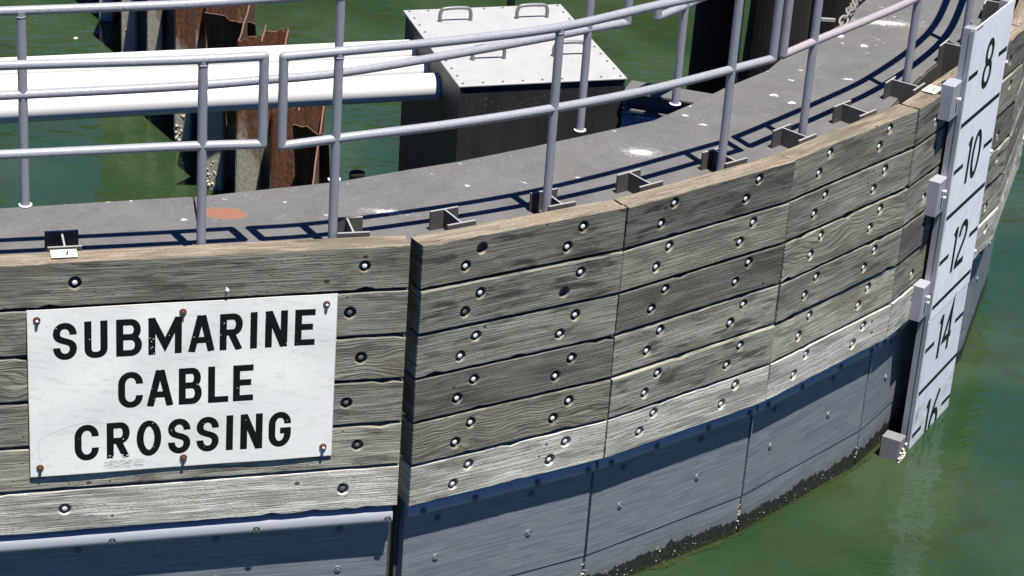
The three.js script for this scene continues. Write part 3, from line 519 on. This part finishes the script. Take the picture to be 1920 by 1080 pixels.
// ---------------------------------------------------------------- number plates on the timber tops
function numberPlate(ch, label, x, z, turn) {
  const cv = document.createElement('canvas'); cv.width = 128; cv.height = 84; const c = cv.getContext('2d'); c.fillStyle = '#e9e6da'; c.fillRect(0, 0, 128, 84);
  c.fillStyle = '#17181a'; c.font = 'bold 62px sans-serif'; c.textAlign = 'center'; c.textBaseline = 'middle'; c.save(); c.translate(78, 42); if (ch === '3') { c.translate(-14, 0); c.rotate(Math.PI / 2); } else { c.rotate(0.25); } c.fillText(ch, 0, 0); c.restore();
  const t = new THREE.CanvasTexture(cv); t.colorSpace = THREE.SRGBColorSpace;
  const g = thing('number_plate', label, 'plate', [x, T - 0.0078, z], 'number plates on the timber tops'); g.rotation.y = turn;
  const b = new THREE.BoxGeometry(0.125, 0.003, 0.085), m = std({ color: C(0.62, 0.61, 0.56), roughness: 0.6 });
  part('plate', b, [m, m, std({ map: t, roughness: 0.6 }), m, m, m], g).position.y = 0.006;
}
numberPlate('1', 'small white plate with number one on the left timber top', -2.163, -10.615, sections[0].turn);
numberPlate('3', 'small white plate with number three beside the gauge bracket', 2.405, -13.70, sections[4].turn);

// ---------------------------------------------------------------- grey box with pipes
const boxP = { TL: [-0.81, -14.55], TR: [0.173, -14.874], BR: [0.597, -13.638], BL: [-0.389, -13.326] };
const boxTurn = Math.atan2(0.303, 0.936), boxTop = T - 0.05;
const boxPaint = (() => { const s = surface(512, 512, (u, v) => { const a = fbm(noiseA, u * 6, v * 3, 4), b = fbm(noiseB, u * 70, v * 70, 3), salt = smooth(0.60, 0.68, fbm(noiseB, u * 60 + 3, v * 60, 3) + smooth(0.95, 0.7, v) * 0.12); let c = mix3([0.014, 0.0145, 0.0145], [0.025, 0.0248, 0.0245], clamp(0.5 + a + b * 0.5)); c = mix3(c, [0.3, 0.29, 0.27], salt * 0.5); return { c, b: 0.5 + b * 0.5 }; }); return std({ map: s.map, bumpMap: s.bumpMap, bumpScale: 0.001, roughness: 0.55 }); })();
const lidMat = (() => { const s = surface(512, 512, (u, v) => { const a = fbm(noiseA, u * 5, v * 5, 4), b = fbm(noiseB, u * 40, v * 120, 3); const k = 0.335 + a * 0.03 + b * 0.02; return { c: [k, k * 0.995, k * 0.985], b: 0.5 + b * 0.4 }; }); return std({ map: s.map, bumpMap: s.bumpMap, bumpScale: 0.0006, roughness: 0.5, metalness: 0.0 }); })();
{
  const bw = 1.034, bd = 1.29, cx = (boxP.TL[0] + boxP.TR[0] + boxP.BR[0] + boxP.BL[0]) / 4, cz = (boxP.TL[1] + boxP.TR[1] + boxP.BR[1] + boxP.BL[1]) / 4, hgt = 1.9;
  const g = thing('junction_box', 'dark steel box with pale grey lid and four handles behind the walkway', 'box', [cx, boxTop - hgt, cz]); g.rotation.y = boxTurn + 0.012;
  const w = bw / 2, d = bd / 2;
  part('box_body', metreUV(merge([box(-w + 0.012, w - 0.012, 0, hgt - 0.012, -d + 0.012, d - 0.012), box(-w + 0.008, -w + 0.016, 0, hgt - 0.02, d - 0.03, d - 0.006), box(w - 0.016, w - 0.008, 0, hgt - 0.02, d - 0.03, d - 0.006)]), 0, 0, 0.6, 0.6), boxPaint, g);
  const ls = new THREE.Shape(); ls.moveTo(-w, -d); ls.lineTo(w, -d); ls.lineTo(w, d); ls.lineTo(-w, d); ls.closePath();
  const lg = new THREE.ExtrudeGeometry(ls, { depth: 0.006, bevelEnabled: true, bevelSize: 0.002, bevelThickness: 0.002, bevelSegments: 1 }).rotateX(-Math.PI / 2).translate(0, hgt - 0.010, 0);
  const lid = part('lid', metreUV(lg, 0, 0, 0.9, 0.9), lidMat, g);
  const hm = std({ color: C(0.17, 0.165, 0.175), roughness: 0.45, metalness: 0.3 });
  for (const [hx, hz] of [[-0.245, -0.42], [0.255, -0.42], [-0.225, 0.245], [0.285, 0.245]]) {
    const pts = [V(-0.098, 0, 0), V(-0.098, 0.052, 0), V(-0.085, 0.078, 0), V(-0.06, 0.084, 0), V(0.06, 0.084, 0), V(0.085, 0.078, 0), V(0.098, 0.052, 0), V(0.098, 0, 0)];
    const h = part('handle', merge([tube(pts, 0.0115, 40, 10), new THREE.CylinderGeometry(0.014, 0.015, 0.004, 12).translate(-0.098, 0.002, 0), new THREE.CylinderGeometry(0.014, 0.015, 0.004, 12).translate(0.098, 0.002, 0)]), hm, lid); h.position.set(hx, hgt - 0.0019, hz);
  }
  const sg = new THREE.CylinderGeometry(0.007, 0.008, 0.006, 8);
  for (let k = 0; k < 9; k++) for (const z of [-d + 0.03, d - 0.03]) part('screw', sg, dullBolt, lid).position.set(-w + 0.03 + (k / 8) * (bw - 0.06), hgt + 0.001, z);
  for (let k = 1; k < 10; k++) for (const x of [-w + 0.03, w - 0.03]) part('screw', sg, dullBolt, lid).position.set(x, hgt + 0.001, -d + 0.03 + (k / 10) * (bd - 0.06));
  const pv = std({ color: C(0.60, 0.595, 0.575), roughness: 0.42 }), collar = std({ color: C(0.42, 0.30, 0.16), roughness: 0.8 });
  const pipes = [[[-2.989, -12.94], [-0.512, -13.807], 'white plastic pipe nearest the walkway running into the grey box'], [[-3.06, -13.243], [-0.599, -14.08], 'white plastic pipe in the middle of the three beside the box'], [[-3.105, -13.524], [-0.682, -14.352], 'white plastic pipe farthest from the walkway running into the box']];
  pipes.forEach(([a, b, label]) => {
    const A = V(a[0], T - 0.25, a[1]), B = V(b[0], T - 0.25, b[1]), d2 = B.clone().sub(A), far = A.clone().addScaledVector(d2, -1.1), end = B.clone().addScaledVector(d2.clone().normalize(), 0.02);
    const p = thing('pipe', label, 'pipe', [far.x, T - 0.25 - 0.081, far.z], 'white pipes into the grey box'), o = p.position.clone();
    part('pipe_run', rod(far.clone().sub(o), end.clone().sub(o), 0.081, 28), pv, p);
    part('end_collar', rod(B.clone().addScaledVector(d2.clone().normalize(), -0.012).sub(o), end.clone().addScaledVector(d2.clone().normalize(), 0.03).sub(o), 0.084, 28), collar, p);
  });
  const st = thing('pipe_stand', 'steel stand carrying the white pipes outside the left edge', 'stand', [-4.45, -1, -12.75]);
  part('cross_beam', rod(V(0.42, T - 0.331 + 1 - 0.045, 0.35), V(-0.15, T - 0.331 + 1 - 0.045, -0.95), 0.043), pileSteel, st); for (const [x, z] of [[0.36, 0.2], [-0.08, -0.8]]) part('leg', rod(V(x, 0, z), V(x, T + 0.62, z), 0.06), pileSteel, st);
  const bm = thing('cross_beam', 'grey steel beam joining the walkway to the box', 'beam', [0.60, T - 0.23, -13.70]);
  const dd = V(0.52, 0, 0.14), L = 0.78, bg = metreUV(merge([box(0, L, 0.10, 0.112, -0.095, 0.095), box(0, L, 0, 0.10, -0.006, 0.006), box(0, L, -0.012, 0, -0.095, 0.095)])); bg.rotateY(Math.atan2(-dd.z, dd.x)); part('beam', bg, std({ color: C(0.10, 0.096, 0.094), roughness: 0.75 }), bm);
}

// ---------------------------------------------------------------- old sheet piling behind
const rustSurf = surface(512, 512, (u, v) => {           // v: 0 at the water, 1 at 2.2 m
  const y = v * 2.2, x = u * 1.2, n = fbm(noiseA, x * 5, y * 3, 4), f = fbm(noiseB, x * 34, y * 26, 3), run = fbm(noiseB, x * 22, y * 1.6, 3);
  let rust = mix3([0.06, 0.02, 0.010], [0.155, 0.058, 0.021], clamp(0.45 + f * 0.7 + run * 0.7)); rust = mix3(rust, [0.10, 0.05, 0.035], smooth(0.1, 0.5, n));
  const silt = mix3([0.26, 0.24, 0.19], [0.35, 0.325, 0.26], clamp(0.5 + f * 0.7 + run * 0.4));
  const c = mix3(silt, rust, smooth(0.93, 1.12, y + n * 0.22 + run * 0.05));
  return { c: mix3(c, [0.05, 0.045, 0.03], smooth(0.16, 0.04, y + f * 0.1) * 0.8), b: 0.5 + f * 0.6 };
});
const rustMat = std({ map: rustSurf.map, bumpMap: rustSurf.bumpMap, bumpScale: 0.0025, roughness: 0.9 }), tornEdge = std({ color: C(0.15, 0.078, 0.052), roughness: 0.85 });
{
  const g = thing('sheet_piling', 'row of rusty old sheet piles with torn tops behind the white pipes', 'sheet piling', [-2.3, 0, -17]);
  const base = V(-2.3, 0, -17), cx = [[-3.75, -20.4], [-3.39, -19.5], [-3.03, -18.63], [-2.67, -17.78], [-2.31, -16.95], [-1.95, -16.1], [-1.60, -15.25], [-1.25, -14.45]];
  const wid = [0.11, 0.11, 0.11, 0.115, 0.13, 0.155, 0.165, 0.165], tops = [2.0, 2.05, 2.1, 2.05, 1.5, 1.56, 1.40, 1.12], dvs = [-0.5, -0.5, -0.45, -0.3, -0.25, -0.05, 0.35, 0.4];
  const plate = (p, q, y0, top, thk, seed, torn, dv = 0) => {
    const r = rng(seed), n = 10, d = q.clone().sub(p), L = d.length(), pos = [], uv = [], tp = [], nx = -d.z / L * thk, nz = d.x / L * thk, hs = [];
    for (let i = 0; i <= n; i++) hs.push(top + (torn ? (noiseA(i * 0.4 + seed, 2) * 0.028 + (r() - 0.5) * 0.008 + (torn < 0 ? -1 : 1) * (i / n - 0.5) * Math.abs(torn)) : 0));
    const P = (i, h, s) => [p.x + d.x * i / n + s * nx, h, p.z + d.z * i / n + s * nz], quad = (a, b, c, e, arr) => arr.push(...a, ...b, ...c, ...a, ...c, ...e);
    for (let i = 0; i < n; i++) {
      for (const s of [0, 1]) { const A = P(i, y0, s), B = P(i + 1, y0, s), Cc = P(i + 1, hs[i + 1], s), D = P(i, hs[i], s); s ? quad(A, B, Cc, D, pos) : quad(B, A, D, Cc, pos); }
      quad(P(i, hs[i], 0), P(i, hs[i], 1), P(i + 1, hs[i + 1], 1), P(i + 1, hs[i + 1], 0), tp);
    }
    for (const i of [0, n]) quad(P(i, y0, 0), P(i, y0, 1), P(i, hs[i], 1), P(i, hs[i], 0), pos);
    const mk = (a) => { const ge = new THREE.BufferGeometry(); ge.setAttribute('position', new THREE.Float32BufferAttribute(a, 3)); const u2 = []; for (let i = 0; i < a.length; i += 3) u2.push((a[i] * 0.9 + a[i + 2] * 0.5) / 1.2, clamp((a[i + 1] + dv) / 2.2, 0.002, 0.998)); ge.setAttribute('uv', new THREE.Float32BufferAttribute(u2, 2)); ge.computeVertexNormals(); return ge; };
    return [mk(pos), mk(tp)];
  };
  const drop = (v) => v.clone().sub(base);
  cx.forEach(([x, z], i) => {
    const w = wid[i], a = V(x - w / 2, 0, z), b = V(x + w / 2, 0, z + 0.01), nxt = cx[i + 1] ? V(cx[i + 1][0] - wid[i + 1] / 2, 0, cx[i + 1][1]) : b.clone().add(V(0.2, 0, 0.8));
    const torn = i > 3 ? 0.06 : 0.03, f = plate(drop(a), drop(b), -1, tops[i], 0.010, 60 + i, torn, dvs[i]), pb = V(b.x, 0, b.z - 0.22), pc = V(nxt.x - 0.02, 0, b.z - 0.22);
    const pieces = [f, plate(drop(b), drop(pb), -1, tops[i], 0.010, 70 + i, 0.02), plate(drop(pb), drop(pc), -1, tops[i] - (i > 3 ? 0.02 : 0), 0.010, 80 + i, 0.05, dvs[i]), plate(drop(pc), drop(nxt), -1, (tops[i] + (tops[i + 1] ?? 1.1)) / 2, 0.010, 90 + i, -Math.max(0.03, tops[i] - (tops[i + 1] ?? 1.1)))];
    const m = part('sheet_pile', pieces[0][0], rustMat, g), pan = part('sheet_pan', merge(pieces.slice(1).map((p) => p[0])), rustMat, g);
    part('torn_edge', pieces[0][1], tornEdge, m); pieces.slice(1).forEach((p) => part('torn_edge', p[1], tornEdge, pan));
  });
  // scraps of the torn tops, leaned forward so their faces fall into shade
  for (const [x, y, z, L, turn, h, seed] of [[-2.34, 1.12, -16.98, 0.36, 0.05, 0.38, 5], [-2.13, 1.10, -16.32, 0.27, 0.05, 0.22, 6], [-1.52, 0.95, -15.38, 0.24, -0.1, 0.42, 7], [-1.24, 0.6, -14.7, 0.17, 0.3, 0.36, 9]]) {
    const p = V(x, 0, z), q = V(x + Math.cos(turn) * L, 0, z - Math.sin(turn) * L), s = plate(drop(p), drop(q), y - 0.3, y + h, 0.010, 120 + seed, -0.10, 0.5);
    for (const ge of s) { const q2 = ge.attributes.position; for (let i = 0; i < q2.count; i++) q2.setZ(i, q2.getZ(i) + Math.max(0, q2.getY(i) - (y - 0.3)) * 0.55); ge.computeVertexNormals(); }
    const m = part('leaned_plate', s[0], rustMat, g); part('torn_edge', s[1], tornEdge, m);
  }
  const br = rng(41), bits = []; for (let k = 0; k < 110; k++) { const i = 1 + Math.floor(br() * 4), s = 0.005 + br() * 0.010; bits.push(new THREE.IcosahedronGeometry(s, 0).rotateX(br() * 3).translate(cx[i][0] - wid[i] / 2 + br() * wid[i] + 2.3, 0.02 + br() * br() * 0.3, cx[i][1] + 0.012 + 17)); }
  part('barnacles', merge(bits), std({ color: C(0.46, 0.42, 0.33), roughness: 0.95 }), g).userData.kind = 'stuff';
}
// dark old timber piles
const darkPileMap = woodMaps[0], darkPileMat = std({ map: darkPileMap.map, bumpMap: darkPileMap.bumpMap, bumpScale: 0.012, color: C(0.016, 0.014, 0.012), roughness: 0.95 });  // near-black colour also carries the shade the tall piles stand in
function darkPile(label, x, z, r, top, lean = 0) {
  const g = thing('timber_pile', label, 'pile', [x, -1, z], 'old dark timber piles'), h = top + 1, c = new THREE.CylinderGeometry(r * 0.93, r, h, 22, 24), p = c.attributes.position, uv = c.attributes.uv;
  for (let i = 0; i < p.count; i++) { const a = Math.atan2(p.getZ(i), p.getX(i)), k = 1 + 0.05 * noise3(Math.cos(a) * 1.6 + x, p.getY(i) * 0.8, Math.sin(a) * 1.6) + 0.02 * noise3(Math.cos(a) * 6, p.getY(i) * 0.6, Math.sin(a) * 6); p.setX(i, p.getX(i) * k + lean * (p.getY(i) / h)); p.setZ(i, p.getZ(i) * k); uv.setXY(i, (p.getY(i) + 3) / 2, uv.getX(i) * 1.3); }
  c.computeVertexNormals(); c.translate(0, h / 2, 0); part('pile_shaft', c, darkPileMat, g);
}
darkPile('added black pile filling in for shaded water, farthest left of the four behind the railing', 1.47, -18.4, 0.2, 6.5);  // added to stand in for the black of the shaded water here
darkPile('black timber pile seen between the two right-hand railing posts', 1.86, -17.6, 0.24, 6.5);
darkPile('black timber pile right of the railing gap behind the walkway', 2.30, -17.9, 0.23, 6.5);
darkPile('black timber pile beyond the chain at the walkway edge', 2.80, -18.7, 0.24, 6.5);
darkPile('short black pile stub showing over the walkway edge left of the box', -1.02, -14.1, 0.055, 1.46);
darkPile('slim black pile standing behind the far edge of the box', -0.145, -15.6, 0.03, 2.18);
{
  const g = thing('dark_crate', 'black steel frame peeping over the far edge of the box', 'frame', [0.06, 0, -15.2]);
  part('frame_top', box(-0.10, 0.16, 2.10, 2.17, -0.08, 0.06), darkSteel, g); part('frame_legs', merge([box(-0.09, -0.07, -1, 2.10, -0.02, 0.02), box(0.13, 0.15, -1, 2.10, -0.02, 0.02)]), darkSteel, g);
}
// chain over the walkway edge
{
  const ch = thing('chain', 'heavy grey chain draped over the inner walkway edge', 'chain', [2.03, DY, -15.06]), steel = std({ color: C(0.20, 0.185, 0.165), roughness: 0.6, metalness: 0.4 });
  const link = new THREE.TorusGeometry(0.026, 0.0085, 8, 18).scale(1.45, 1, 1), path = new THREE.CatmullRomCurve3([V(-0.10, -0.16, 0.10), V(-0.05, -0.02, 0.08), V(0.0, 0.05, -0.02), V(0.05, 0.02, -0.2), V(0.10, 0.015, -0.42), V(0.17, 0.015, -0.62)]);
  for (let k = 0; k < 18; k++) { const m = part('link', link, steel, ch), t = k / 17; m.position.copy(path.getPointAt(t)); const tg = path.getTangentAt(t); m.quaternion.setFromUnitVectors(V(1, 0, 0), tg); m.rotateX(k % 2 ? 0.8 : -0.75); }
  const an = thing('angle_bracket', 'pale edged steel angle beside the chain', 'bracket', [1.86, T - 0.6, -15.35]);
  part('upright', box(-0.012, 0.012, 0, 0.60, -0.01, 0.01), cutEdge, an); part('arm', box(-0.01, 0.13, 0.405, 0.425, 0.01, 0.03), cutEdge, an);
}

// ---------------------------------------------------------------- barnacles along the waterline of the panels
{
  const geo = new THREE.ConeGeometry(1, 1, 6, 1).translate(0, 0.35, 0), r = rng(99), N = 300, m = new THREE.InstancedMesh(geo, std({ color: C(1, 1, 1), roughness: 0.85 }), N); m.name = 'barnacle_crust'; m.userData.kind = 'stuff';
  tag(m, 'pale barnacles scattered on the slimy foot of the rubbing panels', 'barnacles');
  const Q = new THREE.Quaternion(), up = V(0, 1, 0), M = new THREE.Matrix4();
  for (let k = 0; k < N; k++) {
    const i = 1 + Math.floor(r() * r() * 4), q = sections[i], edge = r() < 0.14, clus = r() < 0.3, u = edge ? (r() < 0.8 ? q.L - 0.005 - r() * 0.02 : 0.02) : clus ? q.L * [0.2, 0.67, 0.45][k % 3] + (r() - 0.5) * 0.12 : r() * q.L;
    const y = edge ? r() * 0.22 : clus ? 0.02 + r() * 0.13 : -0.02 + r() * r() * 0.16, s = (edge ? 0.004 : 0.0022) + r() * r() * 0.0055;
    const n = V(Math.sin(q.turn), 0, Math.cos(q.turn)), pos = V(q.s.x + Math.cos(q.turn) * u, y, q.s.y - Math.sin(q.turn) * u).addScaledVector(n, -PE - 0.004);
    Q.setFromUnitVectors(up, n.clone().add(V((r() - 0.5) * 0.6, r() * 0.5, 0)).normalize()); M.compose(pos, Q, V(s, s * (0.7 + r()), s)); m.setMatrixAt(k, M);
    const g = 0.22 + r() * 0.36; m.setColorAt(k, C(g, g * 0.95, g * (0.7 + r() * 0.2)));
  }
  m.castShadow = m.receiveShadow = true; scene.add(m);
}

// ---------------------------------------------------------------- scraps afloat
{
  const r = rng(61), bits = []; for (const [x, z] of [[-3.5, -19.6], [-3.35, -19.0], [-3.9, -19.9], [-2.9, -18.9], [-2.72, -16.5], [-2.2, -16.2], [-0.9, -19.6], [1.1, -18.9], [1.25, -19.6], [0.95, -18.4], [1.35, -18.5], [1.5, -17.9], [1.02, -17.6], [3.6, -14.6], [4.0, -13.6], [3.4, -12.2]]) bits.push(new THREE.IcosahedronGeometry(0.012 + r() * 0.012, 1).scale(1.3, 0.45, 1).rotateY(r() * 3).translate(x + (r() - 0.5) * 0.2, 0.003, z));
  const m = part('floating_scraps', merge(bits), std({ color: C(0.55, 0.53, 0.45), roughness: 0.8 })); m.userData.kind = 'stuff'; tag(m, 'tiny pale scraps floating on the green water', 'scraps');
}

// ---------------------------------------------------------------- weed growing out from the panels just under the surface
{
  const weedSurf = surface(512, 256, (u, v) => { const a = fbm(noiseA, u * 40, v * 14, 4), b = fbm(noiseB, u * 130, v * 50, 3); return { c: mix3([0.017, 0.030, 0.010], [0.033, 0.040, 0.014], clamp(0.45 + a * 0.9 + b * 0.6)), b: 0.5 + b * 0.6 }; });
  const wm = new THREE.MeshPhysicalMaterial({ map: weedSurf.map, bumpMap: weedSurf.bumpMap, bumpScale: 0.002, roughness: 0.06, ior: 1.333 });
  const line = insetLine(PE - 0.002), pos = [], uv = []; let run = 0, prev = null; const out = [];
  for (let i = 1; i < 5; i++) { const a = line[i], b = line[i + 1], d = b.clone().sub(a), L = d.length(), w = d.clone().normalize(), n = new THREE.Vector2(-w.y, w.x), m = Math.round(L / 0.02); for (let k = 0; k < m; k++) { const t = k / m, s = run + t * L, p = a.clone().addScaledVector(d, t); out.push([p, n, s]); } run += L; }
  const width = (s) => clamp(0.025 + 0.06 * fbm(noiseA, s * 1.1, 4, 2) + 0.02 * noiseB(s * 4, 1), 0.006, 0.14);
  for (let i = 0; i < out.length - 1; i++) { const [p, n, s] = out[i], [q, m, t] = out[i + 1], P = [p.x, 0.004, p.y], Q = [q.x, 0.004, q.y], w0 = width(s), w1 = width(t), R = [p.x - n.x * -w0, 0.004, p.y + n.y * w0], S = [q.x + m.x * w1, 0.004, q.y + m.y * w1]; pos.push(...P, ...R, ...S, ...P, ...S, ...Q); uv.push(s / 3, 0, s / 3, w0, t / 3, w1, s / 3, 0, t / 3, w1, t / 3, 0); }
  const g = new THREE.BufferGeometry(); g.setAttribute('position', new THREE.Float32BufferAttribute(pos, 3)); g.setAttribute('uv', new THREE.Float32BufferAttribute(uv, 2)); g.computeVertexNormals();
  const m = part('water_weed', g, wm); m.userData.kind = 'stuff'; tag(m, 'olive weed fringe in the water along the foot of the rubbing panels', 'weed');
}

// ---------------------------------------------------------------- the bridge that the water mirrors (above the picture's edge)
{
  const conc = std({ color: C(0.045, 0.045, 0.04), roughness: 0.9 });
  const b = thing('bridge_girder', 'dark bridge girder beyond the picture edge, seen only mirrored in the water', 'bridge', [0, 0, -33]);
  part('girder', merge([box(-45, 45, 1.0, 5.0, -0.6, 0.6), box(-45, 45, 5.0, 5.15, -1.0, 1.0)]), conc, b);
  for (const x of [-30, 22]) part('pier', box(x - 1.6, x + 1.6, -2, 4.99, -1.2, 1.2), conc, b);
  const p = thing('bridge_pier', 'dark bridge tower leg beyond the left picture edge, seen only mirrored in the water', 'pier', [-9.2, -2, -31]);
  part('leg', box(-1.9, 1.6, 0, 13, -1, 1), conc, p); part('leg_cap', box(-2.1, 1.8, 13, 13.6, -1.2, 1.2), conc, p);
}
renderer.render(scene, camera);
